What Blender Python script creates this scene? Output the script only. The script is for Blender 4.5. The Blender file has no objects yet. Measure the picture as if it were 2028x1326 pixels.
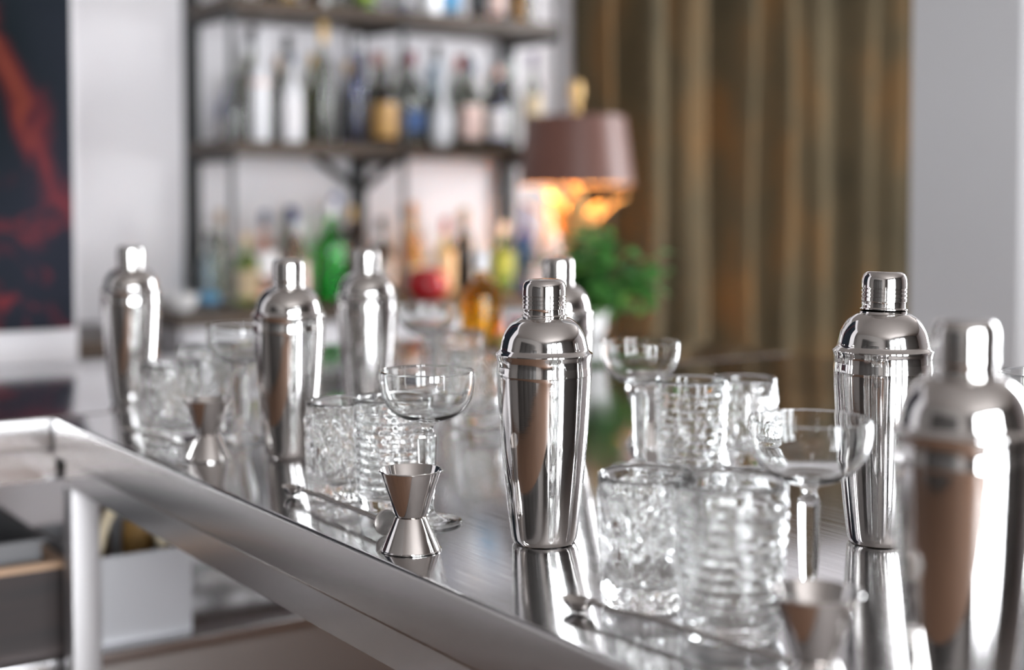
import bpy, bmesh, math, random
from mathutils import Vector, Matrix, noise
random.seed(7)
PI = math.pi
sc = bpy.context.scene
COL = sc.collection

# ------------------------------------------------------------------ camera, sky, exposure
cam_d = bpy.data.cameras.new('camera')
cam = bpy.data.objects.new('camera', cam_d); COL.objects.link(cam)
cam.location = (-0.602, -2.081, 1.221)
cam.rotation_euler = (math.radians(90 - 2.5), 0, -math.atan2(.561, .828))
cam_d.sensor_width = 36.0; cam_d.lens = 50.0
cam_d.shift_y = -151 / 2028
cam_d.clip_start = 0.05
cam_d.dof.use_dof = True
cam_d.dof.focus_distance = 1.31
cam_d.dof.aperture_fstop = 2.2
sc.camera = cam

world = bpy.data.worlds.new('overcast_sky'); sc.world = world
world.use_nodes = True
bg = world.node_tree.nodes['Background']
bg.inputs[0].default_value = (0.93, 0.96, 1.0, 1)
bg.inputs[1].default_value = 22.0

sc.view_settings.view_transform = 'Standard'
sc.view_settings.look = 'None'
sc.view_settings.exposure = 0.28
sc.view_settings.gamma = 1.0
sc.view_settings.use_curve_mapping = False
sc.cycles.max_bounces = 24
sc.cycles.transmission_bounces = 20
sc.cycles.glossy_bounces = 10
sc.cycles.diffuse_bounces = 6
sc.cycles.transparent_max_bounces = 16
sc.cycles.sample_clamp_indirect = 12.0
sc.cycles.blur_glossy = 0.3
sc.cycles.use_denoising = True

WINDOWS = [(-2.2, -1.25), (-1.0, -0.05), (0.2, 1.15)]
WZ0, WZ1, REAR_Y = 0.35, 2.85, -5.5
for (a, b) in WINDOWS:                       # daylight portals in the real window openings
    l = bpy.data.lights.new('window_daylight', 'AREA'); l.shape = 'RECTANGLE'
    l.size = b - a; l.size_y = WZ1 - WZ0
    l.cycles.is_portal = True
    lo = bpy.data.objects.new('window_daylight', l); COL.objects.link(lo)
    lo.location = ((a + b) / 2, REAR_Y - 0.05, (WZ0 + WZ1) / 2)
    lo.rotation_euler = (math.radians(90), 0, 0)      # faces +Y, into the room
SIDE_WINDOWS = [(-.55, .85)]                 # in the right-hand wall
for (a, b) in SIDE_WINDOWS:
    l = bpy.data.lights.new('window_daylight', 'AREA'); l.shape = 'RECTANGLE'
    l.size = WZ1 - WZ0; l.size_y = b - a
    l.cycles.is_portal = True
    lo = bpy.data.objects.new('window_daylight', l); COL.objects.link(lo)
    lo.location = (5.55, (a + b) / 2, (WZ0 + WZ1) / 2)
    lo.rotation_euler = (0, math.radians(90), 0)      # faces -X, into the room

# ------------------------------------------------------------------ materials
MATS = {}
def mat(name, color=(.8, .8, .8), rough=.5, metal=0., **k):
    m = bpy.data.materials.new(name); m.use_nodes = True
    b = m.node_tree.nodes['Principled BSDF']
    b.inputs['Base Color'].default_value = (*color, 1)
    b.inputs['Roughness'].default_value = rough
    b.inputs['Metallic'].default_value = metal
    for kk, v in k.items():
        b.inputs[kk].default_value = v
    MATS[name] = m
    return m
def nodes(m):
    nt = m.node_tree
    return nt, nt.nodes, nt.links, nt.nodes['Principled BSDF']
def tex_noise(m, scale, detail=3, stretch=(1, 1, 1), coord='Object', rough=.5, distortion=0.):
    nt, N, L, b = nodes(m)
    tc = N.new('ShaderNodeTexCoord'); mp = N.new('ShaderNodeMapping'); nz = N.new('ShaderNodeTexNoise')
    mp.inputs['Scale'].default_value = stretch
    nz.inputs['Scale'].default_value = scale; nz.inputs['Detail'].default_value = detail
    nz.inputs['Roughness'].default_value = rough; nz.inputs['Distortion'].default_value = distortion
    L.new(tc.outputs[coord], mp.inputs[0]); L.new(mp.outputs[0], nz.inputs['Vector'])
    return nz
def ramp(m, src, stops, to='Base Color'):
    nt, N, L, b = nodes(m)
    r = N.new('ShaderNodeValToRGB')
    e = r.color_ramp.elements
    while len(e) < len(stops): e.new(.5)
    for el, (p, c) in zip(e, stops):
        el.position = p; el.color = (*c, 1) if len(c) == 3 else c
    L.new(src, r.inputs[0])
    if to: L.new(r.outputs[0], b.inputs[to])
    return r
def rough_range(m, src, lo, hi):
    nt, N, L, b = nodes(m)
    mr = N.new('ShaderNodeMapRange'); mr.inputs['To Min'].default_value = lo; mr.inputs['To Max'].default_value = hi
    mr.inputs['From Min'].default_value = .3; mr.inputs['From Max'].default_value = .7
    L.new(src, mr.inputs['Value']); L.new(mr.outputs[0], b.inputs['Roughness'])
def bump(m, src, strength, dist=.001):
    nt, N, L, b = nodes(m)
    bp = N.new('ShaderNodeBump'); bp.inputs['Strength'].default_value = strength; bp.inputs['Distance'].default_value = dist
    L.new(src, bp.inputs['Height']); L.new(bp.outputs[0], b.inputs['Normal'])

m = mat('white_wall', (.80, .775, .79), .9); n = tex_noise(m, 3, 4); ramp(m, n.outputs[0], [(.3, (.775, .75, .765)), (.7, (.82, .795, .81))])
mat('ceiling_paint', (.30, .275, .26), .9)
mat('rear_paint', (.13, .125, .12), .9)
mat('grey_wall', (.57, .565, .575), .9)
mat('left_paint', (.22, .205, .195), .9)
m = mat('wood_panelling', (.26, .13, .07), .55); n = tex_noise(m, 3, 5, (6, 6, .5)); ramp(m, n.outputs[0], [(.25, (.16, .075, .04)), (.75, (.36, .19, .11))])
m = mat('floor_wood', (.34, .18, .10), .5); n = tex_noise(m, 2.2, 5, (1, 12, 1)); ramp(m, n.outputs[0], [(.25, (.105, .056, .034)), (.75, (.19, .105, .066))])
m = mat('dark_panelling', (.03, .028, .027), .5); n = tex_noise(m, 3, 5, (6, 6, .5)); ramp(m, n.outputs[0], [(.25, (.02, .018, .017)), (.75, (.05, .045, .042))])
# stainless steels
m = mat('brushed_steel', (.54, .535, .54), .16, 1.0)
n = tex_noise(m, 1.0, 4, (260, 6, 260)); rough_range(m, n.outputs[0], .09, .15); bump(m, n.outputs[0], .02, .0002)
m = mat('brushed_steel_cross', (.56, .555, .56), .16, 1.0)
n = tex_noise(m, 1.0, 4, (6, 260, 260)); rough_range(m, n.outputs[0], .1, .18); bump(m, n.outputs[0], .02, .0002)
m = mat('edge_steel', (.46, .445, .435), .3, 1.0)
n = tex_noise(m, 1.0, 4, (300, 5, 300)); m.node_tree.nodes['Principled BSDF'].inputs['Roughness'].default_value = .27
m = mat('leg_steel', (.40, .39, .395), .5, 1.0)
m = mat('apron_steel', (.56, .545, .535), .25, 1.0)
n = tex_noise(m, 1.0, 4, (300, 5, 300)); m.node_tree.nodes['Principled BSDF'].inputs['Roughness'].default_value = .22
m = mat('polished_steel', (.80, .785, .77), .05, 1.0)
n = tex_noise(m, 1.0, 3, (90, 90, 900)); n2 = tex_noise(m, 45, 4, (1, 1, 1.6))
rough_range(m, n2.outputs[0], .035, .10); bump(m, n.outputs[0], .03, .0003)
m = mat('jigger_steel', (.78, .76, .745), .12, 1.0)
n = tex_noise(m, 1.0, 3, (60, 60, 1500)); rough_range(m, n.outputs[0], .06, .11); bump(m, n.outputs[0], .015, .0002)
mat('dull_steel', (.16, .16, .165), .55, .6)
mat('spoon_steel', (.70, .68, .66), .16, 1.0)
# glass
mat('clear_glass', (.985, .995, .99), .0, 0, **{'Transmission Weight': 1., 'IOR': 1.5})
def glass(name, c, rough=.0, ior=1.45): return mat(name, c, rough, 0, **{'Transmission Weight': 1., 'IOR': ior})
glass('bottle_glass', (.66, .67, .63)); glass('smoky_glass', (.44, .45, .40)); glass('green_glass', (.10, .72, .16)); glass('amber_glass', (.74, .50, .08))
glass('brown_glass', (.16, .07, .02)); glass('blue_glass', (.03, .12, .5)); glass('pale_blue_glass', (.72, .82, .88)); glass('olive_glass', (.35, .36, .14))
glass('yellow_glass', (.93, .80, .40)); glass('rose_glass', (.95, .74, .66)); glass('red_glass', (.5, .015, .03), .05); glass('lime_glass', (.62, .8, .35))
glass('lilac_glass', (.72, .74, .9))
for nme, c, r in [('white_gloss', (.82, .82, .84), .25), ('cream_label', (.82, .66, .42), .5), ('white_label', (.85, .83, .84), .5), ('pink_label', (.85, .62, .55), .5),
                  ('blue_label', (.015, .075, .24), .45), ('lime_label', (.45, .62, .12), .5), ('amber_label', (.62, .36, .12), .45), ('sky_label', (.1, .36, .62), .45),
                  ('black_cap', (.012, .013, .014), .35), ('blue_cap', (.02, .05, .25), .4), ('navy_cap', (.03, .06, .13), .4), ('red_cap', (.45, .05, .03), .4),
                  ('orange_cap', (.75, .3, .05), .4), ('gold_cap', (.75, .5, .2), .3), ('tan_cap', (.5, .36, .26), .5), ('purple_cap', (.12, .04, .18), .4), ('green_cap', (.03, .2, .06), .4),
                  ('wine_cap', (.22, .02, .04), .4), ('black_glaze', (.01, .01, .011), .12), ('silver_cap', (.7, .7, .72), .3), ('peach_cap', (.8, .45, .33), .4),
                  ('red_lacquer', (.42, .018, .026), .12), ('white_ceramic', (.8, .79, .78), .3), ('cabinet_white', (.66, .65, .67), .5), ('cream_hose', (.72, .62, .44), .5),
                  ('white_plastic', (.36, .36, .375), .45), ('black_iron', (.016, .018, .018), .55), ('grey_iron', (.10, .105, .11), .45), ('window_frame', (.06, .05, .045), .5),
                  ('soil', (.05, .03, .02), .9), ('stem_green', (.12, .25, .06), .6), ('dry_goods', (.10, .065, .035), .8), ('ochre_goods', (.3, .17, .05), .7)]:
    mat(nme, c, r)
m = mat('dark_wood', (.05, .032, .022), .45); n = tex_noise(m, 2, 5, (1, 14, 14)); ramp(m, n.outputs[0], [(.3, (.032, .02, .014)), (.7, (.09, .06, .04))])
m = mat('shelf_wood', (.12, .075, .045), .5); n = tex_noise(m, 3, 5, (1.2, 14, 14)); ramp(m, n.outputs[0], [(.3, (.045, .032, .022)), (.7, (.12, .08, .05))])
m = mat('crate_wood', (.05, .032, .03), .6); n = tex_noise(m, 3, 5, (1.2, 14, 14)); ramp(m, n.outputs[0], [(.3, (.012, .012, .013)), (.7, (.035, .022, .02))])
mat('pale_wood', (.42, .27, .17), .5)
m = mat('velvet', (.09, .07, .04), .85, 0, **{'Sheen Weight': .3, 'Sheen Roughness': .3, 'Sheen Tint': (.85, .68, .45, 1), 'Specular IOR Level': .1})
n = tex_noise(m, 1.0, 3, (3, 3, 1.6), rough=.5); ramp(m, n.outputs[0], [(.3, (.075, .065, .042)), (.52, (.125, .098, .058)), (.72, (.22, .122, .05))])
m = mat('lamp_silk', (.18, .078, .058), .45, 0, **{'Sheen Weight': .3}); n = tex_noise(m, 1, 2, (120, 120, 4)); bump(m, n.outputs[0], .1, .0005)
mat('lamp_lining', (.8, .58, .32), .5)
mat('lamp_brass', (.92, .60, .24), .4, .15)
m = mat('bulb_glow', (1, .8, .5), .5); b = m.node_tree.nodes['Principled BSDF']
b.inputs['Emission Color'].default_value = (1, .64, .30, 1); b.inputs['Emission Strength'].default_value = 300
for i, c in enumerate([(.035, .13, .03), (.07, .22, .045), (.18, .38, .08)]):
    mm = mat('leaf_green_%d' % i, c, .45, 0, **{'Subsurface Weight': .0})
    n = tex_noise(mm, 40, 2); ramp(mm, n.outputs[0], [(.3, tuple(x * .8 for x in c)), (.7, tuple(x * 1.25 for x in c))])
# abstract canvas: dark teal field with curling red bands
m = mat('abstract_canvas', (.02, .03, .04), .6)
nt, N, L, bsdf = nodes(m)
bsdf.inputs['Specular IOR Level'].default_value = .12
bsdf.inputs['Roughness'].default_value = .85
tc = N.new('ShaderNodeTexCoord'); sx = N.new('ShaderNodeSeparateXYZ'); L.new(tc.outputs['Object'], sx.inputs[0])
def mth(op, a, b_):
    q = N.new('ShaderNodeMath'); q.operation = op
    for i_, v_ in enumerate((a, b_)):
        if isinstance(v_, (int, float)): q.inputs[i_].default_value = v_
        else: L.new(v_, q.inputs[i_])
    return q.outputs[0]
nz = tex_noise(m, 5.5, 2.5, (1, 1, .7), distortion=1.4)
nz2 = tex_noise(m, 7.0, 2, (1, 1, .8), distortion=2.0)
nz3 = tex_noise(m, 2.2, 2, (1, 1, .6))
line = mth('SUBTRACT', mth('ADD', sx.outputs[0], mth('MULTIPLY', sx.outputs[2], .5)), .862)
line = mth('ADD', line, mth('MULTIPLY', mth('SUBTRACT', nz.outputs[0], .5), .16))
band = mth('MULTIPLY', mth('ABSOLUTE', line, 0), 16.0)
r1 = ramp(m, band, [(.0, (.14, .03, .02)), (.3, (.075, .014, .011)), (.7, (.022, .010, .012)), (1., (.006, .010, .012))], None)
r2 = ramp(m, nz2.outputs[0], [(.5, (.006, .010, .012)), (.58, (.06, .010, .009)), (.64, (.13, .024, .016)), (.70, (.02, .008, .01))], None)
low = mth('MULTIPLY', mth('SUBTRACT', .36, sx.outputs[2]), 5.0)
r3 = ramp(m, nz3.outputs[0], [(.4, (.006, .010, .013)), (.7, (.028, .03, .045))], None)
def lay(mode, fac, a, b_):
    mx = N.new('ShaderNodeMix'); mx.data_type = 'RGBA'; mx.blend_type = mode; mx.clamp_factor = True
    if isinstance(fac, (int, float)): mx.inputs[0].default_value = fac
    else: L.new(fac, mx.inputs[0])
    L.new(a, mx.inputs[6]); L.new(b_, mx.inputs[7]); return mx.outputs[2]
c1 = lay('LIGHTEN', low, r1.outputs[0], r2.outputs[0])
L.new(lay('LIGHTEN', .7, c1, r3.outputs[0]), bsdf.inputs['Base Color'])

# ------------------------------------------------------------------ mesh helpers
def new_mesh(name, verts, faces, material, smooth=True, angle=40):
    me = bpy.data.meshes.new(name)
    me.from_pydata([tuple(v) for v in verts], [], faces); me.update()
    if material: me.materials.append(MATS[material])
    if smooth:
        for p in me.polygons: p.use_smooth = True
        me.set_sharp_from_angle(angle=math.radians(angle))
    return me
def link(name, me, parent=None, loc=None):
    o = bpy.data.objects.new(name, me); COL.objects.link(o)
    if parent: o.parent = parent
    if loc: o.location = loc
    return o
def tag(o, label=None, cat=None, group=None, kind=None):
    if label: o['label'] = label
    if cat: o['category'] = cat
    if group: o['group'] = group
    if kind: o['kind'] = kind
    return o
def empty(name, loc=(0, 0, 0), rz=0, **k):
    o = bpy.data.objects.new(name, None); COL.objects.link(o)
    o.location = loc; o.rotation_euler = (0, 0, rz); o.empty_display_size = .05
    return tag(o, **k)
def clone(o, parent=None, **k):
    c = o.copy(); COL.objects.link(c); c.parent = parent
    for ch in list(o.children): clone(ch, c)
    return tag(c, **k)
def boxes(bl):
    V, F = [], []
    for (x0, x1, y0, y1, z0, z1) in bl:
        b = len(V)
        V += [(x0, y0, z0), (x1, y0, z0), (x1, y1, z0), (x0, y1, z0), (x0, y0, z1), (x1, y0, z1), (x1, y1, z1), (x0, y1, z1)]
        F += [tuple(b + i for i in f) for f in [(0, 3, 2, 1), (4, 5, 6, 7), (0, 1, 5, 4), (1, 2, 6, 5), (2, 3, 7, 6), (3, 0, 4, 7)]]
    return V, F
def box_obj(name, bl, material, parent=None, bevel=0., seg=2, **k):
    if bl and not isinstance(bl[0], (tuple, list)): bl = [bl]
    V, F = boxes(bl)
    me = new_mesh(name, V, F, material, smooth=bevel > 0, angle=50)
    if bevel > 0:
        bm = bmesh.new(); bm.from_mesh(me)
        bmesh.ops.bevel(bm, geom=bm.edges[:], offset=bevel, segments=seg, profile=.6, affect='EDGES')
        bm.to_mesh(me); bm.free()
        for p in me.polygons: p.use_smooth = True
        me.set_sharp_from_angle(angle=math.radians(40))
    return tag(link(name, me, parent), **k)
def lathe(profile, n=48, rfun=None):
    """surface of revolution; rows follow the profile, outward normals for a profile that climbs outside"""
    V, F, rows = [], [], []
    for (r, z) in profile:
        if r <= 1e-6:
            rows.append([len(V)]); V.append((0, 0, z)); continue
        row = []
        for i in range(n):
            t = 2 * PI * i / n
            rr = rfun(r, z, t) if rfun else r
            row.append(len(V)); V.append((rr * math.cos(t), rr * math.sin(t), z))
        rows.append(row)
    for a, b in zip(rows[:-1], rows[1:]):
        for i in range(n):
            j = (i + 1) % n
            if len(a) == 1 and len(b) == 1: continue
            if len(a) == 1: F.append((a[0], b[j], b[i]))
            elif len(b) == 1: F.append((a[i], a[j], b[0]))
            else: F.append((a[i], a[j], b[j], b[i]))
    return V, F
def lathe_mesh(name, profile, material, n=48, rfun=None, angle=40):
    V, F = lathe(profile, n, rfun)
    return new_mesh(name, V, F, material, True, angle)
def smooth_profile(pts, k=4):
    """Catmull-Rom through the points"""
    out = []
    for i in range(len(pts) - 1):
        p0 = pts[max(i - 1, 0)]; p1 = pts[i]; p2 = pts[i + 1]; p3 = pts[min(i + 2, len(pts) - 1)]
        for s in range(k):
            t = s / k
            out.append(tuple(.5 * (2 * p1[d] + (p2[d] - p0[d]) * t + (2 * p0[d] - 5 * p1[d] + 4 * p2[d] - p3[d]) * t * t + (3 * p1[d] - p0[d] - 3 * p2[d] + p3[d]) * t ** 3) for d in range(2)))
    out.append(pts[-1]); return [(max(r, 0), z) for r, z in out]
def tube(path, rad, n=10, caps=True, twist=None, lobes=0):
    V, F, rows = [], [], []
    P = [Vector(p) for p in path]
    up = Vector((0, 0, 1))
    for i, p in enumerate(P):
        d = (P[min(i + 1, len(P) - 1)] - P[max(i - 1, 0)]).normalized()
        a = d.cross(up)
        if a.length < 1e-3: a = d.cross(Vector((1, 0, 0)))
        a.normalize(); b = a.cross(d)
        r = rad[i] if isinstance(rad, (list, tuple)) else rad
        row = []
        for k in range(n):
            t = 2 * PI * k / n
            rr = r * (1 + .28 * math.cos(lobes * t)) if lobes and twist is not None and twist[i] is not None else r
            tt = t + (twist[i] or 0) if twist is not None else t
            row.append(len(V)); V.append(p + (a * math.cos(tt) + b * math.sin(tt)) * rr)
        rows.append(row)
    for q, w in zip(rows[:-1], rows[1:]):
        for k in range(n):
            j = (k + 1) % n
            F.append((q[k], w[k], w[j], q[j]))
    if caps:
        F.append(tuple(rows[0])); F.append(tuple(reversed(rows[-1])))
    return V, F
def tube_obj(name, path, rad, material, parent, n=10, **k):
    V, F = tube(path, rad, n, **k)
    return link(name, new_mesh(name, V, F, material, True, 50), parent)

# ------------------------------------------------------------------ the room
XL, XR, YB, ZC = -3.3, 5.5, 2.69, 3.2
S = dict(kind='structure')
box_obj('floor', (XL - .1, XR + .1, REAR_Y - .2, YB + .1, -.1, 0), 'floor_wood', **S)
box_obj('ceiling', (XL - .1, XR + .1, REAR_Y - .2, YB + .1, ZC, ZC + .1), 'ceiling_paint', **S)
box_obj('wall_back', (XL, XR, YB, YB + .1, 0, ZC), 'white_wall', **S)
box_obj('wall_left', (XL - .1, XL, REAR_Y - .2, YB + .1, 0, ZC), 'left_paint', **S)
d = empty('door_1', (XL, -1.85, 0), kind='structure')
box_obj('door_frame', [(0, .06, -1.56, -1.48, 0, 2.35), (0, .06, 1.48, 1.56, 0, 2.35), (0, .06, -1.48, 1.48, 2.27, 2.35)], 'dark_panelling', d)
for q in range(4):
    y0 = -1.48 + q * .74
    pn = box_obj('door_leaf', (.005, .045, y0 + .003, y0 + .737, .01, 2.265), 'dark_panelling', d, bevel=.004)
    for z0_, z1_ in ((.2, .95), (1.1, 2.1)): box_obj('door_panel', (.045, .056, y0 + .12, y0 + .62, z0_, z1_), 'dark_panelling', pn, bevel=.004)
ys = [REAR_Y - .2] + [v for w in SIDE_WINDOWS for v in w] + [YB + .1]
pieces = [(XR, XR + .1, ys[i], ys[i + 1], WZ0, WZ1) for i in range(0, len(ys), 2)]
pieces += [(XR, XR + .1, ys[0], ys[-1], 0, WZ0), (XR, XR + .1, ys[0], ys[-1], WZ1, ZC)]
box_obj('wall_right', pieces, 'white_wall', **S)
for i, (a, b) in enumerate(SIDE_WINDOWS):
    w = empty('window_%d' % (i + 4), (XR + .05, (a + b) / 2, WZ0), kind='structure')
    hw = (b - a) / 2; H = WZ1 - WZ0
    box_obj('frame', [(-.03, .03, -hw, -hw + .05, 0, H), (-.03, .03, hw - .05, hw, 0, H), (-.03, .03, -hw + .05, hw - .05, 0, .05), (-.03, .03, -hw + .05, hw - .05, H - .05, H)], 'window_frame', w)
    box_obj('mullion', (-.02, .02, -.02, .02, .05, H - .05), 'window_frame', w)
xs = [XL] + [v for w in WINDOWS for v in w] + [XR]
pieces = [(xs[i], xs[i + 1], REAR_Y - .2, REAR_Y, WZ0, WZ1) for i in range(0, len(xs), 2)]
pieces += [(XL, XR, REAR_Y - .2, REAR_Y, 0, WZ0), (XL, XR, REAR_Y - .2, REAR_Y, WZ1, ZC)]
box_obj('wall_rear', pieces, 'rear_paint', **S)
for i, (a, b) in enumerate(WINDOWS):
    w = empty('window_%d' % (i + 1), ((a + b) / 2, REAR_Y - .1, WZ0), kind='structure')
    hw = (b - a) / 2; H = WZ1 - WZ0
    box_obj('frame', [(-hw, -hw + .05, -.03, .03, 0, H), (hw - .05, hw, -.03, .03, 0, H), (-hw + .05, hw - .05, -.03, .03, 0, .05), (-hw + .05, hw - .05, -.03, .03, H - .05, H)], 'window_frame', w)
    box_obj('mullion', (-.02, .02, -.02, .02, .05, H - .05), 'window_frame', w)
    box_obj('glazing_bar', (-hw + .05, hw - .05, -.015, .015, H * .66, H * .66 + .03), 'window_frame', w)
box_obj('wall_partition', (-2.2, .33, .95, 1.09, 0, ZC), 'white_wall', **S)
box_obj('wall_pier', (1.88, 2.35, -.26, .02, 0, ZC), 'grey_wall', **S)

# ------------------------------------------------------------------ stainless tables
def table_leg(parent, x, y, z1, w=.042):
    lg = box_obj('leg', (x, x + w, y, y + w, .03, z1), 'leg_steel', parent, bevel=.004)
    link('foot', lathe_mesh('foot', [(0, 0), (.02, 0), (.02, .03), (0, .03)], 'black_iron', 16), lg, (x + w / 2, y + w / 2, 0))
    return lg
t1 = empty('steel_table', (0, 0, 0), label='long brushed stainless steel work table carrying most of the shakers and glasses', cat='table')
tt = box_obj('table_top', (0, 1.5, -3.0, -.004, .842, .9), 'brushed_steel', t1, bevel=.004, seg=3)
tt.data.materials.append(MATS['edge_steel'])
for pl in tt.data.polygons:
    if abs(pl.normal.x) > .5: pl.material_index = 1
box_obj('apron', [(.013, .03, -2.98, -.014, .80, .842), (1.47, 1.487, -2.98, -.014, .80, .842), (.03, 1.47, -.036, -.012, .80, .842), (.03, 1.47, -2.99, -2.966, .80, .842)], 'apron_steel', t1)
for x in (.008, 1.45):
    for y in (-2.985, -.056): table_leg(t1, x, y, .8005)
t2 = empty('steel_table', (0, 0, 0), label='stainless steel counter with a lower shelf, set crosswise against the long table', cat='table')
box_obj('table_top', (-1.3, 1.5, .004, .7, .852, .9), 'brushed_steel_cross', t2, bevel=.0035, seg=3)
box_obj('apron', [(-1.29, 1.49, .012, .034, .806, .852), (-1.29, 1.49, .67, .692, .806, .852), (-1.29, -1.268, .034, .67, .806, .852), (1.468, 1.49, .034, .67, .806, .852)], 'brushed_steel_cross', t2)
box_obj('lower_shelf', (-1.26, 1.46, .01, .69, .515, .538), 'brushed_steel_cross', t2, bevel=.004)
box_obj('shelf_lip', (-1.24, 1.436, .013, .024, .40, .515), 'edge_steel', t2)
for x in (-1.28, 1.436):
    for y in (.03, .63): table_leg(t2, x, y, .8065, .04)
# things on the lower shelf
c = empty('wooden_crate', (-.17, .05, .538), label='dark wooden crate with pale rim on the lower steel shelf', cat='crate')
cw, cd, ch = .2, .3, .13
box_obj('side_panel', (-cw, cw, -.012, 0, 0, ch), 'crate_wood', c); box_obj('side_panel', (-cw, cw, cd, cd + .012, 0, ch), 'crate_wood', c)
box_obj('side_panel', (-cw, -cw + .012, 0, cd, 0, ch), 'crate_wood', c); box_obj('side_panel', (cw - .012, cw, 0, cd, 0, ch), 'crate_wood', c)
box_obj('bottom_panel', (-cw + .012, cw - .012, 0, cd, 0, .01), 'crate_wood', c)
box_obj('rim', [(-cw, cw, -.014, .006, ch, ch + .01), (-cw, cw, cd - .006, cd + .014, ch, ch + .01), (-cw, -cw + .02, .006, cd - .006, ch, ch + .01), (cw - .02, cw, .006, cd - .006, ch, ch + .01)], 'pale_wood', c)
c2 = empty('steel_pan', (-.17, .07, .5485), label='grey steel pan sitting inside the dark wooden crate', cat='pan')
V, F = boxes([(-.17, .17, 0, .26, 0, .16)])
pm = new_mesh('pan_body', V, [f for i_, f in enumerate(F) if i_ != 1], 'dull_steel', False)
po = link('pan_body', pm, c2); po.modifiers.new('thickness', 'SOLIDIFY').thickness = .002
box_obj('pan_rim', [(-.178, .178, -.008, 0, .155, .16), (-.178, .178, .26, .268, .155, .16), (-.178, -.17, 0, .26, .155, .16), (.17, .178, 0, .26, .155, .16)], 'dull_steel', c2)

c = empty('storage_tub', (.14, .045, .538), label='white open storage tub holding a cream hose under the steel counter', cat='tub')
tw, td, th = .085, .26, .135
box_obj('tub_wall', (-tw, tw, -.006, 0, 0, th), 'white_plastic', c, bevel=.002); box_obj('tub_wall', (-tw, tw, td, td + .006, 0, th), 'white_plastic', c, bevel=.002)
box_obj('tub_wall', (-tw, -tw + .006, 0, td, 0, th), 'white_plastic', c); box_obj('tub_wall', (tw - .006, tw, 0, td, 0, th), 'white_plastic', c)
box_obj('tub_floor', (-tw + .006, tw - .006, 0, td, 0, .006), 'white_plastic', c)
path = []
for i in range(25):
    t = i / 24 * PI
    path.append((.144 - .061 * math.cos(t), .075 + .03 * math.sin(t), .538 + .06 + .145 * math.sin(t)))
V, F = tube(path, .0095, 12)
o = tag(link('rubber_hose', new_mesh('rubber_hose', V, F, 'cream_hose')), 'cream rubber hose arching out of the white tub', 'hose')
for (x, y, r, mt, lb) in [(.11, .20, .036, 'dry_goods', 'brown paper packet standing in the white tub behind the hose'), (.19, .19, .026, 'ochre_goods', 'ochre paper packet standing in the white tub behind the hose')]:
    V, F = lathe([(0, 0), (r * .9, 0), (r, .02), (r, .12), (r * .85, .15), (r * .3, .165), (0, .165)], 14, lambda rr, z, t: rr * (1 + .06 * math.sin(5 * t + 30 * z)))
    tag(link('paper_packet', new_mesh('paper_packet', V, F, mt), None, (x, y, .5445)), lb, 'packet')

# ------------------------------------------------------------------ canvas on the partition
p = empty('abstract_painting', (-.42, .95, .943), label='large dark abstract canvas with curling red bands on the white partition', cat='painting')
V, F = [], []
nx, nz_ = 24, 36
for j in range(nz_ + 1):
    for i in range(nx + 1):
        V.append((-.73 + 1.465 * i / nx, -.03 + .0012 * noise.noise(Vector((i * .6, j * .5, 3))), 1.9 * j / nz_))
for j in range(nz_):
    for i in range(nx):
        a = j * (nx + 1) + i; F.append((a, a + 1, a + nx + 2, a + nx + 1))
link('canvas', new_mesh('canvas', V, F, 'abstract_canvas'), p)
box_obj('stretcher', [(-.73, .735, -.0285, -.001, 0, .03), (-.73, .735, -.0285, -.001, 1.87, 1.9), (-.73, -.70, -.0285, -.001, .03, 1.87), (.705, .735, -.0285, -.001, .03, 1.87)], 'dark_wood', p)

# ------------------------------------------------------------------ curtain
V, F = [], []
cx0, cx1, nx, nz_ = 2.915, 5.2, 420, 14
folds = []; x = cx0
random.seed(21)
ph = 0
while x < cx1:
    folds.append(x); x += random.uniform(.19, .31)
folds.append(x)
def fold_y(x, z):
    for i in range(len(folds) - 1):
        if folds[i] <= x <= folds[i + 1]:
            t = (x - folds[i]) / (folds[i + 1] - folds[i])
            amp = .125 + .035 * math.sin(i * 2.3)
            s = .5 - .5 * math.cos(2 * PI * t)
            return -amp * s + .012 * math.sin(3 * z + i * 1.7) * s + .012 * math.sin(2 * PI * t * 2 + i)
    return 0
for j in range(nz_ + 1):
    z = .01 + 2.36 * j / nz_
    for i in range(nx + 1):
        xx = cx0 + (cx1 - cx0) * i / nx
        V.append((xx + .01 * math.sin(z * 1.3 + xx * 9), 2.655 + fold_y(xx, z), z))
for j in range(nz_):
    for i in range(nx):
        a = j * (nx + 1) + i; F.append((a, a + 1, a + nx + 2, a + nx + 1))
me = new_mesh('velvet_curtain', V, F, 'velvet', True, 80)
o = tag(link('velvet_curtain', me), 'full-length olive brown velvet curtain hanging in deep folds', 'curtain')
md = o.modifiers.new('thickness', 'SOLIDIFY'); md.thickness = .004
rd = tube_obj('curtain_rail', [(2.8, 2.58, 2.385), (5.35, 2.58, 2.385)], .014, 'black_iron', None, 12)
tag(rd, 'black iron rail from which the velvet curtain hangs', 'curtain rail')

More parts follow.
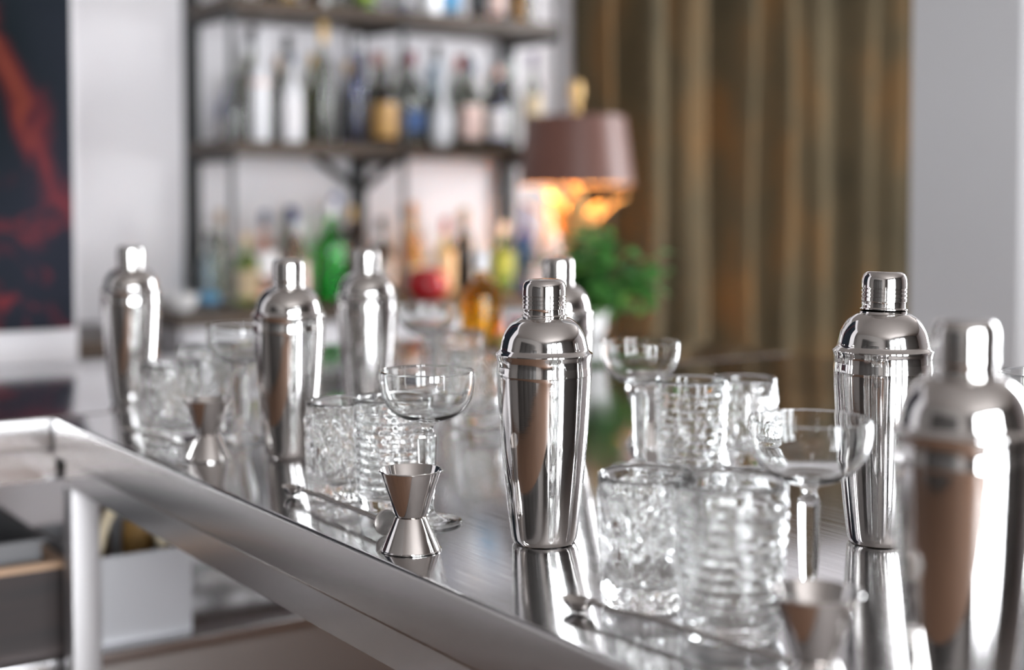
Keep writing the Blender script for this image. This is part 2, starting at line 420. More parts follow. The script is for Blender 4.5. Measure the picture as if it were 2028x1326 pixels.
# ------------------------------------------------------------------ back bar: counter, low cabinet, wall shelf
CZ = .86
k = empty('bar_counter', (0, 0, 0), label='white fronted back bar counter with a dark wooden top', cat='counter')
box_obj('counter_top', (.955, 2.625, 1.995, 2.685, CZ - .035, CZ), 'shelf_wood', k, bevel=.003)
box_obj('counter_body', (.98, 2.61, 2.05, 2.68, .08, CZ - .035), 'cabinet_white', k)
for i in range(3):
    x0 = 1.0 + i * .535
    d = box_obj('cabinet_door', (x0, x0 + .525, 2.03, 2.0495, .1, CZ - .055), 'cabinet_white', k, bevel=.002)
    box_obj('handle', (x0 + .2, x0 + .33, 2.015, 2.0295, .73, .745), 'black_iron', d)
box_obj('plinth', (1.0, 2.59, 2.09, 2.68, 0, .08), 'black_iron', k)
k = empty('low_cabinet', (0, 0, 0), label='low dark wooden cabinet at the end of the back bar counter', cat='cabinet')
box_obj('cabinet_top', (.2, .93, 2.1, 2.68, .755, .795), 'dark_wood', k, bevel=.003)
box_obj('cabinet_body', (.22, .91, 2.14, 2.67, .06, .755), 'dark_wood', k)
for x0 in (.23, .57): box_obj('cabinet_door', (x0, x0 + .33, 2.122, 2.139, .08, .74), 'dark_wood', k, bevel=.002)
box_obj('plinth', (.24, .89, 2.17, 2.66, 0, .06), 'black_iron', k)

PX = [1.265, 1.915, 2.588]; YW, YF = 2.66, 2.32
sh = empty('wall_shelf', (0, 0, 0), label='black iron wall shelf with wooden boards crowded with bottles', cat='shelf')
SH1, SH2 = 1.405, 1.875
for x in PX:
    box_obj('wall_post', (x - .023, x + .023, YW - .018, YW + .026, CZ + .001, ZC - .2), 'black_iron', sh)
    box_obj('front_post', (x - .008, x + .008, YF - .008, YF + .008, CZ + .001, ZC - .2), 'grey_iron', sh)
    for z in (SH1, SH2, 2.4):
        box_obj('bracket', (x - .011, x + .011, YF - .01, YW, z - .068, z - .04), 'black_iron', sh)
for z in (SH1, SH2, 2.4):
    for y0, y1 in ((YF - .008, YF + .155), (YF + .16, YW - .002)):
        box_obj('board', (PX[0] - .02, PX[2] + .02, y0, y1, z - .04, z), 'shelf_wood', sh, bevel=.002)
for z in (SH1,):
    for dx in (-.18, .155):
        tube_obj('brace', [(PX[1], YW - .02, z - .165), (PX[1] + dx, YW - .02, z - .042)], .015, 'black_iron', sh, 8)

# ------------------------------------------------------------------ bottles
PROF = {   # unit outlines: (radius / R, height / H) up to the mouth
    'round': [(.93, 0), (1, .02), (1, .56), (.93, .62), (.6, .68), (.34, .74), (.31, .92), (.35, .93), (.35, .955)],
    'slim': [(.93, 0), (1, .015), (1, .60), (.9, .67), (.55, .75), (.36, .83), (.34, .94), (.38, .95), (.38, .97)],
    'squat': [(.93, 0), (1, .03), (1, .46), (.95, .53), (.6, .62), (.27, .68), (.25, .85), (.3, .86), (.3, .9)],
    'bulb': [(.7, 0), (.82, .03), (1, .22), (.97, .38), (.7, .52), (.34, .62), (.25, .74), (.23, .92), (.28, .93), (.28, .955)],
    'square': [(.95, 0), (1, .02), (1, .60), (.9, .66), (.5, .71), (.3, .75), (.28, .92), (.32, .93), (.32, .955)],
}
def sq(r, z, t):
    c, s = abs(math.cos(t)), abs(math.sin(t))
    return r * .9 / (c ** 6 + s ** 6) ** (1 / 6)
_cache = {}
def bottle_mesh(kind, H, R, g):
    key = (kind, round(H, 3), round(R, 4), g)
    if key not in _cache:
        out = [(r * R, z * H) for r, z in PROF[kind]]
        inn = [(max(r - .0028, .002), max(z, .008)) for r, z in out]
        prof = [(0, 0)] + out + list(reversed(inn[1:])) + [(0, .008)]
        neck = .45 * R
        rf = (lambda r, z, t: sq(r, z, t) if r > neck else r) if kind == 'square' else None
        _cache[key] = lathe_mesh('bottle_body', prof, g, 24, rf, 50)
    return _cache[key]
def bottle(x, y, z, H, R, kind, g, cap, lab, label, group, cap_h=.035, lab_span=(.16, .42), neck_lab=None, cap_r=None):
    b = empty('spirit_bottle', (x, y, z + .0005), random.uniform(0, 6) if kind != 'square' else .25, label=label, cat='bottle', group=group)
    link('bottle_body', bottle_mesh(kind, H, R, g), b)
    top = PROF[kind][-1]; rc = cap_r or top[0] * R * 1.12
    link('cap', lathe_mesh('cap', [(0, top[1] * H - cap_h * .55), (rc, top[1] * H - cap_h * .55), (rc, top[1] * H + cap_h * .35), (rc * .85, top[1] * H + cap_h * .45), (0, top[1] * H + cap_h * .45)] if False else
         [(top[0] * R + .0006, top[1] * H - cap_h * .5), (rc, top[1] * H - cap_h * .5), (rc, top[1] * H + cap_h * .4), (rc * .85, top[1] * H + cap_h * .5), (0, top[1] * H + cap_h * .5)], cap, 16), b)
    if lab:
        a, c_ = lab_span; rl = R + .0012
        rf = (lambda r, zz, t: sq(r, zz, t)) if kind == 'square' else None
        link('label_band', lathe_mesh('label_band', [(R + .0003, a * H), (rl, a * H), (rl, c_ * H), (R + .0003, c_ * H)], lab, 24, rf), b)
    if neck_lab:
        rn = PROF[kind][6][0] * R + .002
        link('neck_label', lathe_mesh('neck_label', [(rn, .77 * H), (rn + .001, .77 * H), (rn + .001, .88 * H), (rn, .88 * H)], neck_lab, 16), b)
    return b
GC = 'bottles on the back bar counter'; GS = 'bottles on the middle shelf board'; GT = 'bottles on the upper shelf board'
counter_bottles = [
    (1.225, 2.42, .235, .034, 'round', 'pale_blue_glass', 'black_cap', 'sky_label', 'small pale blue bottle with black cap and sky blue label on the counter', .04, (.04, .17)),
    (1.305, 2.52, .30, .036, 'slim', 'bottle_glass', 'tan_cap', None, 'slim clear bottle with tan cap on the counter beside the pale blue bottle', .05, None),
    (1.342, 2.38, .23, .035, 'square', 'lime_glass', 'gold_cap', 'cream_label', 'square pale green bottle with cream label on the counter', .03, (.1, .5)),
    (1.425, 2.42, .30, .040, 'round', 'rose_glass', 'navy_cap', 'white_label', 'pale rose bottle with navy cap and white label on the counter', .05, (.3, .58)),
    (1.475, 2.27, .27, .038, 'round', 'rose_glass', 'silver_cap', 'pink_label', 'rose bottle with silver cap and pink label on the counter', .04, (.1, .5)),
    (1.548, 2.45, .305, .036, 'slim', 'bottle_glass', 'blue_cap', 'white_label', 'slim clear bottle with blue cap and white label next to the green bottle', .05, (.2, .4)),
    (1.60, 2.58, .31, .036, 'slim', 'smoky_glass', 'black_cap', None, 'slim smoky bottle with black cap behind the green bottle', .05, None),
    (1.652, 2.37, .335, .053, 'round', 'green_glass', 'white_gloss', None, 'bright green gin bottle with a white cap on the counter', .05, None),
    (1.735, 2.50, .36, .040, 'round', 'bottle_glass', 'blue_cap', 'pink_label', 'tall clear bottle with bright blue cap beside the shelf post', .055, (.35, .5)),
    (1.80, 2.30, .25, .038, 'squat', 'smoky_glass', 'silver_cap', 'white_label', 'squat smoky bottle with silver cap on the counter', .04, (.1, .35)),
    (1.905, 2.46, .27, .042, 'round', 'brown_glass', 'black_cap', 'white_label', 'dark brown bottle with black cap and large white label', .05, (.12, .5)),
    (1.845, 2.58, .31, .036, 'slim', 'brown_glass', 'gold_cap', None, 'slim dark brown bottle with gold cap at the back of the counter', .05, None),
    (2.02, 2.44, .325, .041, 'bulb', 'yellow_glass', 'orange_cap', 'cream_label', 'bulbous yellow bottle with orange cap behind the red bowl', .06, (.2, .34)),
    (2.10, 2.57, .31, .036, 'slim', 'rose_glass', 'tan_cap', None, 'slim rose bottle with tan cap at the back of the counter', .05, None),
    (2.148, 2.42, .265, .036, 'round', 'yellow_glass', 'red_cap', 'cream_label', 'yellow bottle with red cap and tall cream label', .055, (.06, .6)),
    (2.262, 2.48, .30, .042, 'round', 'black_glaze', 'tan_cap', None, 'opaque black bottle with a tan cap on the counter', .045, None),
    (2.335, 2.58, .30, .036, 'slim', 'bottle_glass', 'green_cap', None, 'slim clear bottle with green cap at the back of the counter', .05, None),
    (2.412, 2.43, .25, .042, 'round', 'lime_glass', 'silver_cap', 'lime_label', 'bottle with a lime green label on the counter', .04, (.2, .58)),
    (2.515, 2.43, .315, .036, 'slim', 'blue_glass', 'blue_cap', 'blue_label', 'slim deep blue bottle near the lamp', .06, (.1, .62)),
    (2.40, 2.20, .20, .032, 'round', 'bottle_glass', 'silver_cap', 'white_label', 'small clear bottle with white label in front of the blue bottle', .03, (.1, .5)),
]
for (x, y, H, R, kd, g, cap, lab, lb, ch_, sp) in counter_bottles:
    bottle(x, y, CZ, H, R, kd, g, cap, lab, lb, GC, ch_, sp or (.2, .4))
# tall white bottle by the lamp stands in front
bottle(2.52, 2.275, CZ, .33, .038, 'slim', 'white_gloss', 'white_gloss', 'white_label', 'tall opaque white bottle on the counter edge next to the lamp', GC, .05, (.1, .5)).rotation_euler.z = 0

shelf_bottles = [
    (1.325, 2.44, .235, .036, 'squat', 'bottle_glass', 'black_cap', None, 'squat clear bottle with black cap at the end post of the middle shelf', .03, None),
    (1.345, 2.54, .21, .033, 'round', 'lilac_glass', 'silver_cap', 'white_label', 'small lilac tinted bottle with white label on the middle shelf', .03, (.1, .4)),
    (1.41, 2.42, .345, .034, 'slim', 'white_gloss', 'silver_cap', 'pink_label', 'tall opaque white bottle with pink band on the middle shelf', .06, (.56, .6)),
    (1.455, 2.57, .385, .036, 'slim', 'olive_glass', 'black_cap', None, 'tall olive bottle with black cap behind the white bottles', .07, None),
    (1.53, 2.42, .30, .036, 'round', 'white_gloss', 'navy_cap', 'white_label', 'opaque white bottle with navy cap on the middle shelf', .035, (.1, .5)),
    (1.59, 2.57, .37, .036, 'slim', 'bottle_glass', 'black_cap', None, 'tall clear bottle with black cap at the back of the middle shelf', .06, None),
    (1.655, 2.43, .40, .037, 'slim', 'bottle_glass', 'gold_cap', None, 'tall clear bottle with gold cap on the middle shelf', .075, None),
    (1.72, 2.56, .345, .036, 'round', 'smoky_glass', 'white_gloss', 'white_label', 'smoky bottle with white cap and white label on the middle shelf', .05, (.3, .5)),
    (1.79, 2.43, .37, .037, 'slim', 'lilac_glass', 'silver_cap', None, 'slim lilac tinted bottle with silver cap beside the centre post', .06, None),
    (1.885, 2.40, .265, .038, 'square', 'brown_glass', 'black_cap', 'amber_label', 'square dark bottle with amber label beside the centre post', .05, (.1, .56)),
    (1.955, 2.55, .33, .036, 'round', 'bottle_glass', 'tan_cap', None, 'clear bottle with tan cap at the back of the middle shelf', .05, None),
    (2.005, 2.42, .33, .045, 'round', 'bottle_glass', 'wine_cap', 'blue_label', 'broad clear bottle with dark blue label and wine red cap', .05, (.16, .38)),
    (2.085, 2.56, .33, .035, 'slim', 'smoky_glass', 'silver_cap', None, 'slim smoky bottle with silver cap at the back of the middle shelf', .05, None),
    (2.135, 2.42, .27, .043, 'bulb', 'white_gloss', 'silver_cap', None, 'round white bottle with silver cap on the middle shelf', .04, None),
    (2.20, 2.56, .37, .036, 'slim', 'pale_blue_glass', 'black_cap', None, 'slim pale blue bottle with black cap on the middle shelf', .06, None),
    (2.265, 2.42, .31, .041, 'round', 'bottle_glass', 'navy_cap', 'pink_label', 'clear bottle with pale pink label and navy cap', .05, (.1, .5)),
    (2.335, 2.56, .355, .036, 'round', 'smoky_glass', 'black_cap', None, 'smoky bottle with black cap at the back of the middle shelf', .05, None),
    (2.385, 2.42, .30, .038, 'round', 'lilac_glass', 'peach_cap', 'white_label', 'lilac tinted bottle with peach cap and white label', .04, (.12, .48)),
    (2.48, 2.50, .32, .035, 'slim', 'smoky_glass', 'silver_cap', None, 'slim smoky bottle with silver cap by the outer wall post', .05, None),
    (2.515, 2.38, .345, .036, 'slim', 'bottle_glass', 'purple_cap', 'cream_label', 'slim clear bottle with purple cap and tall cream label', .05, (.18, .58)),
]
back_row = [('smoky_glass', 'tan_cap'), ('bottle_glass', 'silver_cap'), ('olive_glass', 'gold_cap'), ('smoky_glass', 'gold_cap'), ('bottle_glass', 'wine_cap'), ('olive_glass', 'tan_cap'), ('smoky_glass', 'navy_cap'), ('bottle_glass', 'red_cap'), ('olive_glass', 'silver_cap'), ('smoky_glass', 'peach_cap'), ('bottle_glass', 'green_cap')]
back_x = [1.52, 1.398, 1.655, 1.82, 1.89, 2.02, 2.145, 2.265, 2.41, 2.465, 2.54]
back_y = [2.50, 2.495, 2.51, 2.56, 2.48, 2.52, 2.51, 2.51, 2.50, 2.60, 2.57]
for i, (g, cap) in enumerate(back_row):
    nm = {'smoky_glass': 'smoky', 'bottle_glass': 'clear', 'olive_glass': 'olive'}[g]
    shelf_bottles.append((back_x[i], back_y[i], (.29, .33, .31)[i % 3], .034, ('round', 'slim')[i % 2], g, cap, None, 'plain %s bottle with %s cap in the second row of the middle shelf' % (nm, cap[:-4].replace('_', ' ')), .05, None))
for (x, y, H, R, kd, g, cap, lab, lb, ch_, sp) in shelf_bottles:
    bottle(x, y, SH1, H, R, kd, g, cap, lab, lb, GS, ch_, sp or (.2, .4))
top_bottles = [
    (1.33, 'bottle_glass', 'white_label', 'clear bottle with white label at the end post of the upper shelf'),
    (1.45, 'brown_glass', 'amber_label', 'brown bottle with amber label on the upper shelf'),
    (1.53, 'yellow_glass', 'cream_label', 'yellow bottle with cream label on the upper shelf'),
    (1.625, 'brown_glass', None, 'plain dark brown bottle on the upper shelf'),
    (1.715, 'smoky_glass', None, 'plain smoky bottle on the upper shelf'),
    (1.81, 'lime_glass', 'lime_label', 'pale green bottle with lime label on the upper shelf'),
    (1.975, 'lilac_glass', 'white_label', 'lilac tinted bottle with white label on the upper shelf'),
    (2.075, 'white_gloss', None, 'opaque white bottle on the upper shelf'),
    (2.185, 'pale_blue_glass', 'sky_label', 'pale blue bottle with sky blue label on the upper shelf'),
    (2.285, 'brown_glass', 'black_cap', 'brown bottle with black label on the upper shelf'),
    (2.385, 'rose_glass', 'pink_label', 'rose bottle with pink label on the upper shelf'),
    (2.475, 'amber_glass', None, 'plain amber bottle on the upper shelf'),
    (2.535, 'bottle_glass', None, 'plain clear bottle by the outer post of the upper shelf')]
for i, (x, g, lab, lb) in enumerate(top_bottles):
    bottle(x, 2.40 if i % 2 else 2.44, SH2, random.choice([.29, .31, .33]), .037 if i < 11 else .028, ('round', 'slim', 'round', 'square')[i % 4] if i < 11 else 'slim', g, random.choice(['black_cap', 'silver_cap', 'gold_cap']), lab, lb, GT, .05, (.12, .42))
# loose things on the counter and on the far side of the steel counter
rb = empty('red_bowl', (1.925, 2.175, CZ + .0005), label='round glossy red bowl on the front edge of the back bar', cat='bowl')
link('bowl_body', lathe_mesh('bowl_body', smooth_profile([(.0, 0), (.035, 0), (.062, .02), (.075, .05), (.070, .082), (.058, .098)]) + smooth_profile([(.055, .098), (.066, .08), (.070, .05), (.058, .024), (.03, .008), (0, .008)]), 'red_lacquer', 40), rb)
link('lid', lathe_mesh('lid', smooth_profile([(.062, .0985), (.060, .102), (.04, .109), (.015, .113), (0, .113)]), 'red_lacquer', 40), rb)
wb = empty('white_bowl', (1.06, 2.25, CZ + .0005), label='small white ceramic bowl at the end of the back bar counter', cat='bowl')
link('bowl_body', lathe_mesh('bowl_body', smooth_profile([(0, 0), (.03, 0), (.045, .02), (.055, .05)]) + smooth_profile([(.052, .05), (.042, .022), (.026, .006), (0, .006)]), 'white_ceramic', 32), wb)
link('foot_ring', lathe_mesh('foot_ring', [(.024, -.0004), (.031, -.0004), (.033, .004)], 'white_ceramic', 32), wb)
bottle(1.145, .62, .9, .20, .049, 'squat', 'amber_glass', 'white_gloss', None, 'squat amber bottle with white neck label on the steel counter', None, .035, (.1, .3), 'white_label')
v = empty('red_votive', (1.20, .55, .9005), label='small red glass votive beside the squat amber bottle', cat='candle holder')
link('cup', lathe_mesh('cup', [(0, 0), (.022, 0), (.026, .01), (.028, .045), (.026, .045), (.024, .012), (0, .008)], 'red_glass', 24), v)
link('wax', lathe_mesh('wax', [(0, .0085), (.0235, .0125), (.0245, .028), (0, .028)], 'red_lacquer', 24), v)

# ------------------------------------------------------------------ table lamp
LX, LY = 2.503, 2.09
lp = empty('table_lamp', (LX, LY, CZ + .0005), label='brass leaf table lamp with a brown drum shade, lit, on the back bar', cat='lamp')
link('base', lathe_mesh('base', smooth_profile([(0, 0), (.072, 0), (.075, .012), (.055, .022), (.022, .035), (.014, .06), (.012, .38), (0, .382)], 3), 'lamp_brass', 32), lp)
link('rod', lathe_mesh('rod', [(.004, .381), (.004, .505), (0, .506)], 'black_iron', 12), lp)
for i in range(8):
    a = 2 * PI * i / 8 + .2; hgt = .31 + .03 * (i % 3); out = .13 + .04 * (i % 2)
    V, F = [], []
    n_ = 12
    for j in range(n_ + 1):
        t = j / n_
        rr = .018 + out * t ** 1.7; z = .10 + hgt * (t - .18 * t ** 4) * .92
        w = .04 * math.sin(PI * min(1, .12 + .86 * t)) ** .8 + .002
        ca, sa = math.cos(a), math.sin(a)
        for s, dz in ((-1, .004), (0, -.004), (1, .004)):
            V.append((rr * ca - s * w * sa, rr * sa + s * w * ca, z + dz))
    for j in range(n_):
        for s in range(2):
            q = j * 3 + s; F.append((q, q + 1, q + 4, q + 3))
    o = link('frond', new_mesh('frond', V, F, 'lamp_brass'), lp)
    o.modifiers.new('thickness', 'SOLIDIFY').thickness = .002
z0, z1, r0, r1 = .402, .650, .212, .180
link('shade', lathe_mesh('shade', [(r0 - .001, z0), (r0, z0), (r1, z1), (r1 - .001, z1)], 'lamp_silk', 64), lp)
link('shade_lining', lathe_mesh('shade_lining', [(r1 - .0015, z1), (r0 - .0015, z0)], 'lamp_lining', 64), lp)
link('shade_top', lathe_mesh('shade_top', [(r1 - .002, z1 - .004), (r1 - .002, z1 - .002), (0, z1 - .002)], 'lamp_silk', 48), lp)
link('finial', lathe_mesh('finial', smooth_profile([(.0, .615), (.008, .615), (.008, .656), (.02, .665), (.014, .69), (.024, .72), (.027, .75), (.022, .775), (0, .785)], 4), 'lamp_brass', 24), lp)
link('bulb', lathe_mesh('bulb', smooth_profile([(.012, .50), (.014, .52), (.03, .56), (.032, .585), (.02, .605), (0, .61)], 4), 'bulb_glow', 24), lp)
# ------------------------------------------------------------------ potted herb
hp = empty('potted_herb', (1.38, .52, .9005), label='leafy green potted herb in a white bowl on the steel counter', cat='plant')
link('pot', lathe_mesh('pot', smooth_profile([(0, 0), (.026, 0), (.034, .03), (.042, .058), (.052, .064)], 4) + smooth_profile([(.050, .062), (.040, .055), (.031, .03), (.02, .008), (0, .008)], 4), 'white_ceramic', 40), hp)
link('soil', lathe_mesh('soil', [(0, .05), (.036, .05)], 'soil', 24), hp)
def leaf_mesh(mt, cup):
    V, F = [], []; n_ = 7
    for j in range(n_ + 1):
        t = j / n_; w = .42 * math.sin(PI * (t ** .8)) ** .75 if 0 < t < 1 else .01
        bend = -.30 * t * t
        for s in (-1, -.5, 0, .5, 1):
            V.append((s * w, t, bend + cup * abs(s) * w + .03 * math.sin(9 * t + s * 2)))
    for j in range(n_):
        for s in range(4):
            q = j * 5 + s; F.append((q, q + 1, q + 6, q + 5))
    return new_mesh('leaf', V, F, mt)
LEAVES = [leaf_mesh('leaf_green_%d' % i, c_) for i, c_ in ((0, .35), (1, .5), (1, .2), (2, .4))]
random.seed(5)
for i in range(24):
    a = random.uniform(0, 2 * PI); out = random.uniform(.02, .135); h = random.uniform(.13, .255) - .4 * max(0, out - .07)
    ex, ey = out * math.cos(a), out * math.sin(a) * .9
    if i < 4: ex, ey, h = [(.15, -.06, .11), (.16, -.10, .15), (.12, -.09, .06), (.14, -.08, .19)][i]
    pth = [(ex * .25 * (1 - (1 - t) ** 2), ey * .25 * (1 - (1 - t) ** 2), .045 + .03 * t) for t in (0, .5)] + [(ex * (.25 + .75 * t ** 1.3), ey * (.25 + .75 * t ** 1.3), .07 + (h - .07) * t) for t in (.15, .4, .7, 1)]
    tube_obj('stem', pth, .0022, 'stem_green', hp, 6)
    for k_ in range(9):
        t = .25 + .75 * k_ / 8
        j = min(int(t * 5), 4); q = t * 5 - j
        pt = Vector(pth[j]).lerp(Vector(pth[min(j + 1, 5)]), q)
        o = link('leaf', random.choice(LEAVES), hp, pt)
        s = random.uniform(.042, .064) * (1.1 if k_ < 7 else .8); o.scale = (s, s, s)
        o.rotation_euler = (random.uniform(-.3, .7), random.uniform(-.4, .4), random.uniform(0, 2 * PI))

# ------------------------------------------------------------------ cocktail shakers
def make_shaker():
    r = empty('cocktail_shaker', cat='shaker', group='steel cocktail shakers')
    body = [(0, .0012), (.024, .0012), (.0262, .0), (.0285, .0008)] + smooth_profile([(.0302, .004), (.0318, .014), (.0362, .052), (.0402, .0936), (.0430, .1352), (.0441, .1555)], 6) + [(.0443, .1568), (.0430, .1568)]
    link('cup', lathe_mesh('cup', body, 'polished_steel', 128, None, 30), r)
    top = [(.0436, .1566), (.0442, .1570), (.0441, .1600), (.0436, .1640)] + smooth_profile([(.0436, .1650), (.0439, .1700), (.0449, .1742), (.0451, .1752)], 4) + smooth_profile([(.0450, .1760), (.0436, .1772), (.0412, .1796), (.0405, .1830), (.0377, .1935), (.0318, .2030), (.0250, .2080), (.0222, .2090)], 6) + [(.0210, .2095), (.0206, .2110)]
    link('strainer_top', lathe_mesh('strainer_top', top, 'polished_steel', 128, None, 30), r)
    cap = [(.0207, .2100), (.0213, .2104), (.0213, .2112), (.0196, .2122), (.0194, .2170), (.0196, .2176), (.0203, .2180)]
    for zg in (.2218, .2254, .2290): cap += [(.0203, zg - .0007), (.0194, zg - .0003), (.0194, zg + .0003), (.0203, zg + .0007)]
    cap += smooth_profile([(.0203, .2320), (.0200, .2370), (.0190, .2408), (.0168, .2436), (.0130, .2447), (0, .2450)], 5)
    link('cap', lathe_mesh('cap', cap, 'polished_steel', 96, None, 30), r)
    return r
TZ = .9002
proto = make_shaker()
shakers = [(.159, -1.011, 'polished steel shaker in sharp focus, standing between the sharp jigger and the bark-textured tumbler'),
           (.151, -.479, 'polished steel shaker behind the two tumblers that overlap a coupe bowl'),
           (.145, .078, 'polished steel shaker standing on the crosswise counter in front of the white wall and canvas'),
           (.39, -.237, 'polished steel shaker in the second row with the red bowl and coupe behind it'),
           (.455, -.625, 'polished steel shaker in the second row with the potted herb behind it, beside a coupe'),
           (.419, -1.187, 'polished steel shaker with slightly tilted cap, standing against the curtain edge and grey pier'),
           (.127, -1.508, 'large blurred polished steel shaker beside the steel jigger at the near end of the table')]
for i, (x, y, lb) in enumerate(shakers):
    o = proto if i == 0 else clone(proto)
    o.location = (x, y, TZ); o.rotation_euler.z = i * .9; o['label'] = lb
    if i == 5:
        o.rotation_euler.z = 0
        for ch in o.children:
            if ch.name.startswith('cap'): ch.location = (-.0075 , .0, .0022); ch.rotation_euler = (0, math.radians(2.0), 0)
        o.scale = (1.02, 1.02, 1.02)

# ------------------------------------------------------------------ jiggers
def make_jigger():
    r = empty('jigger', cat='jigger', group='steel double jiggers')
    up = [(0, .0316), (.0128, .0312), (.0140, .0316), (.0147, .0330), (.0276, .0724), (.0287, .0723), (.0293, .0730), (.0288, .0737), (.0276, .0736), (.0272, .0730), (.0143, .0340), (.0136, .0330), (0, .0328)]
    link('upper_cup', lathe_mesh('upper_cup', up, 'jigger_steel', 96, None, 35), r)
    lo_ = [(.0260, .0022), (.0266, .0006), (.0272, .0), (.0278, .0004), (.0278, .0011), (.0268, .0016), (.0147, .0290), (.0140, .0304), (.0128, .0309), (0, .0309), (0, .0300), (.013, .0298), (.0260, .0022)]
    link('lower_cup', lathe_mesh('lower_cup', lo_, 'jigger_steel', 96, None, 35), r)
    return r
proto = make_jigger()
for i, (x, y, lb) in enumerate([(.041, -.968, 'steel double jigger standing in front of the bar spoon disc'),
                                (.061, -.439, 'blurred steel double jigger near the far table corner beside a ridged tumbler'),
                                (.051, -1.457, 'large blurred steel double jigger beside the near shaker'),
                                (.57, -.663, 'steel double jigger half hidden behind the coupe and tumblers in the second row')]):
    o = proto if i == 0 else clone(proto)
    o.location = (x, y, TZ); o.rotation_euler.z = i; o['label'] = lb

# ------------------------------------------------------------------ bar spoons (bowl at origin, handle towards -Y, disc at the end)
def make_spoon(Ls):
    r = empty('bar_spoon', cat='spoon', group='twisted bar spoons')
    V, F = [], []
    nu, nv = 28, 7
    def pt(s, t, off):
        a = 2 * PI * t; x = .0108 * s * math.cos(a); y = .017 * s * math.sin(a)
        x *= 1 - .12 * math.sin(a)
        z = .0085 * (s ** 2) - (off * (1 if s < 1 else 0))
        return (x, y, z + .0016 + .002 * max(0, -math.sin(a)) * s * s)
    for off in (0, .0010):
        base = len(V)
        V.append(pt(0, 0, off))
        for v_ in range(1, nv + 1):
            for u in range(nu): V.append(pt(v_ / nv, u / nu, off))
        for u in range(nu):
            F.append((base, base + 1 + u, base + 1 + (u + 1) % nu))
        for v_ in range(nv - 1):
            for u in range(nu):
                a = base + 1 + v_ * nu + u; b = base + 1 + v_ * nu + (u + 1) % nu
                F.append((a, a + nu, b + nu, b))
    link('bowl', new_mesh('bowl', V, F, 'spoon_steel', True, 60), r)
    pth, rad, tw = [], [], []
    for i in range(161):
        t = i / 160; y = -.0155 - (Ls - .0155) * t
        z = .0125 + (-.0020 * math.sin(PI * min(1, t * 4)) if t < .25 else 0)
        pth.append((0, y, z)); smooth_ = t < .08 or t > .97
        rad.append(.0021 if t > .05 else .0026); tw.append(None if smooth_ else t * 2 * PI * 13)
    tube_obj('handle', pth, rad, 'spoon_steel', r, 12, twist=tw, lobes=4)
    V, F = lathe([(0, -.0009), (.0118, -.0009), (.0124, -.0004), (.0124, .0004), (.0118, .0009), (0, .0009)], 48)
    V = [(x, z - Ls, y + .0126) for x, y, z in V]
    link('muddler_disc', new_mesh('muddler_disc', V, [tuple(reversed(f)) for f in F], 'spoon_steel', True, 35), r)
    return r
proto = make_spoon(.212)
for i, (bx, by, ex, ey, lb) in enumerate([(.052, -.696, .048, -.908, 'twisted bar spoon with its disc end behind the sharp jigger'),
                                          (.049, -1.211, .073, -1.42, 'twisted bar spoon lying in front of the large ridged tumblers'),
                                          (.036, -.228, .042, -.43, 'blurred twisted bar spoon lying near the far table corner')]):
    o = proto if i == 0 else clone(proto)
    o.location = (bx, by, TZ); o.rotation_euler.z = math.atan2(ex - bx, -(ey - by)); o['label'] = lb

# ------------------------------------------------------------------ coupe glasses: bowl, stem and foot meet in one continuous glass surface
def make_coupe():
    r = empty('coupe_glass', cat='glass', group='clear coupe glasses')
    N_ = 80
    def facet(rr, z, t):
        w = max(0., min(1., (z - .018) / .012)) * max(0., min(1., (.094 - z) / .006))
        a = (t % (PI / 4)) - PI / 8
        return rr * (1 - w + w * math.cos(PI / 8) / math.cos(a) * 1.02)
    foot = [(0, .0012), (.02, .0008), (.0315, .0), (.0338, .0008), (.0342, .0018), (.0332, .0028)] + smooth_profile([(.030, .0034), (.020, .0046), (.011, .0075), (.0068, .012)], 5)
    stem = smooth_profile([(.0068, .012), (.0060, .020), (.0075, .035), (.0086, .058), (.0092, .078), (.0090, .0860), (.0062, .0908), (.0056, .0945), (.0085, .0995)], 6)
    bowl = smooth_profile([(.0085, .0995), (.020, .1022), (.032, .1082), (.0412, .1180), (.0456, .1300), (.0470, .1415), (.0469, .1500)], 7) + [(.0466, .1510), (.0459, .1510), (.0456, .1500)]
    bowl += smooth_profile([(.0456, .1490), (.0457, .1410), (.0443, .1302), (.0400, .1192), (.0310, .1100), (.018, .1048), (0, .1040)], 7)
    link('foot', lathe_mesh('foot', foot, 'clear_glass', N_, None, 60), r)
    link('stem', lathe_mesh('stem', stem, 'clear_glass', N_, facet, 18), r)
    link('bowl', lathe_mesh('bowl', bowl, 'clear_glass', N_, None, 60), r)
    return r
proto = make_coupe()
for i, (x, y, lb) in enumerate([(.108, -.885, 'clear coupe glass with faceted stem right behind the sharp jigger'),
                                (.198, -1.309, 'large blurred coupe glass beside the big ridged tumblers'),
                                (.458, -.786, 'clear coupe glass in the second row in front of the potted herb'),
                                (.599, -1.236, 'clear coupe glass behind the near shaker, against the grey pier'),
                                (.152, -.335, 'blurred coupe glass beside the jigger near the far table corner'),
                                (.555, -.132, 'blurred coupe glass in the second row in front of the red bowl')]):
    o = proto if i == 0 else clone(proto)
    o.location = (x, y, TZ); o.rotation_euler.z = i * .37; o['label'] = lb

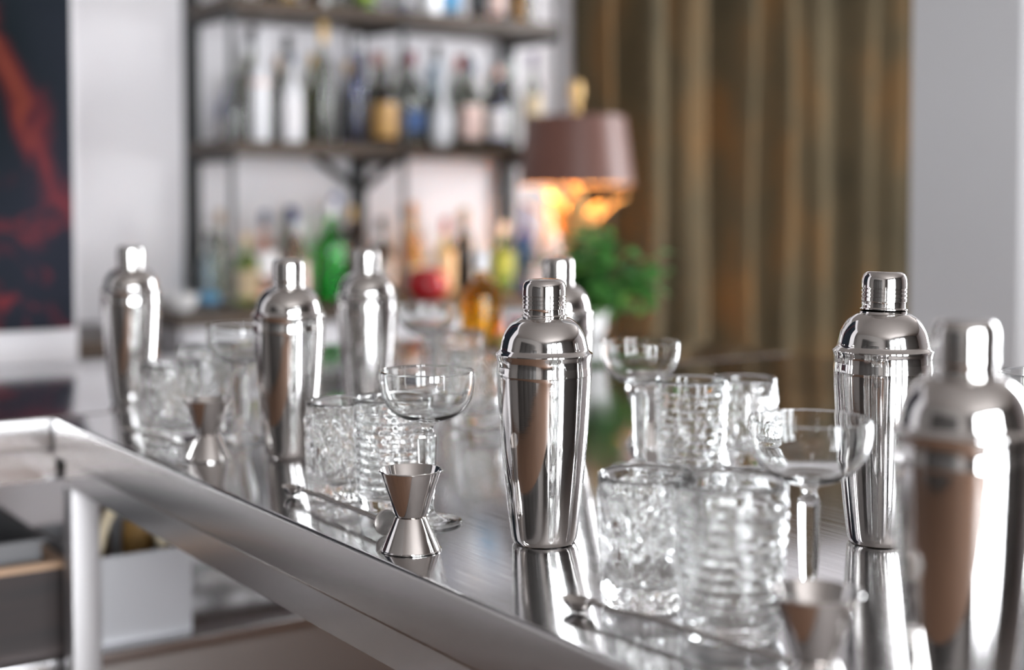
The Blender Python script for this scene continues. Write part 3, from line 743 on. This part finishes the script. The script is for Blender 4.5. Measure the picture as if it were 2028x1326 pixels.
# ------------------------------------------------------------------ cut tumblers: wall and base meet in one continuous glass surface
def make_tumbler(kind):
    H, R1, R0, base_t, N_ = (.104, .0385, .0350, .017, 144) if kind == 'bark' else (.115, .0415, .0355, .012, 144)
    zb = .016 if kind == 'bark' else .013
    r = empty('tumbler', cat='glass', group='cut glass tumblers')
    def rz(z): return R0 + (R1 - R0) * (z / H) ** (1 if kind == 'bark' else .55)
    def disp(rr, z, t):
        e = max(0., min(1., (z - .004) / .008)) * max(0., min(1., (H - .010 - z) / .008))
        c, s = math.cos(t), math.sin(t)
        if kind == 'bark':
            q = noise.noise(Vector((c * 5.5, s * 5.5, z * 42))) + .6 * noise.noise(Vector((c * 11 + 9, s * 11, z * 75)))
            return rr + .0022 * e * (1 - abs(q) * 2.2)
        q = .45 * math.sin(2 * PI * z / .0088) + .9 * noise.noise(Vector((c * 4 + 4, s * 4, z * 60)))
        return rr + .0016 * e * q
    base = [(0, .0022), (R0 * .7, .0018), (R0 * .86, .0), (R0 * .95, .0012), (R0, .004)] + [(rz(z), z) for z in (.007, .010, zb)]
    n_ = 60
    wall = [(rz(z), z) for z in [zb + (H - .003 - zb) * i / n_ for i in range(n_ + 1)]]
    nb = len(wall)
    top = [(R1 - .0003, H - .0008), (R1 - .0011, H), (R1 - .0019, H - .0008)]
    inner = [(rz(z) - (.0022 + .0016 * (1 - z / H)), z) for z in [H - .006 - (H - .012 - base_t) * i / 14 for i in range(15)]]
    inner += [(R0 - .007, base_t + .0022), (R0 - .012, base_t + .0004), (0, base_t)]
    link('base', lathe_mesh('base', base, 'clear_glass', N_, disp, 60), r)
    V, F = lathe(wall, N_, disp); V2, F2 = lathe([wall[-1]] + top + inner, N_, None)
    off = len(V)
    link('wall', new_mesh('wall', V + V2, F + [tuple(i + off for i in f) for f in F2], 'clear_glass', True, 60), r)
    return r
pa, pb = make_tumbler('bark'), make_tumbler('ring')
ta = [(.094, -.729, 'clear bark-textured tumbler left of the ringed tumbler, behind the bar spoon and sharp jigger'),
      (.108, -1.222, 'clear bark-textured tumbler standing behind the bar spoon next to the lone sharp shaker'),
      (.584, -.829, 'clear bark-textured tumbler in the second row standing against the curtain'),
      (.070, -.288, 'blurred bark-textured tumbler behind the far jigger, next to the shaker by the white wall'),
      (.475, -.405, 'blurred bark-textured tumbler in the second row between the shakers with the lone shaker before it')]
tb = [(.114, -.806, 'clear ringed tumbler directly under the coupe bowl behind the sharp jigger'),
      (.108, -1.318, 'large blurred ringed tumbler at the near end, bar spoon crossing its foot'),
      (.465, -.868, 'clear ringed tumbler in the second row overlapping the coupe foot'),
      (.150, -.215, 'blurred ringed tumbler behind the far coupe and jigger'),
      (.548, -.236, 'blurred ringed tumbler in the second row behind the sharp coupe')]
for proto, lst in ((pa, ta), (pb, tb)):
    for i, (x, y, lb) in enumerate(lst):
        o = proto if i == 0 else clone(proto)
        o.location = (x, y, TZ); o.rotation_euler.z = i * 1.3; o['label'] = lb
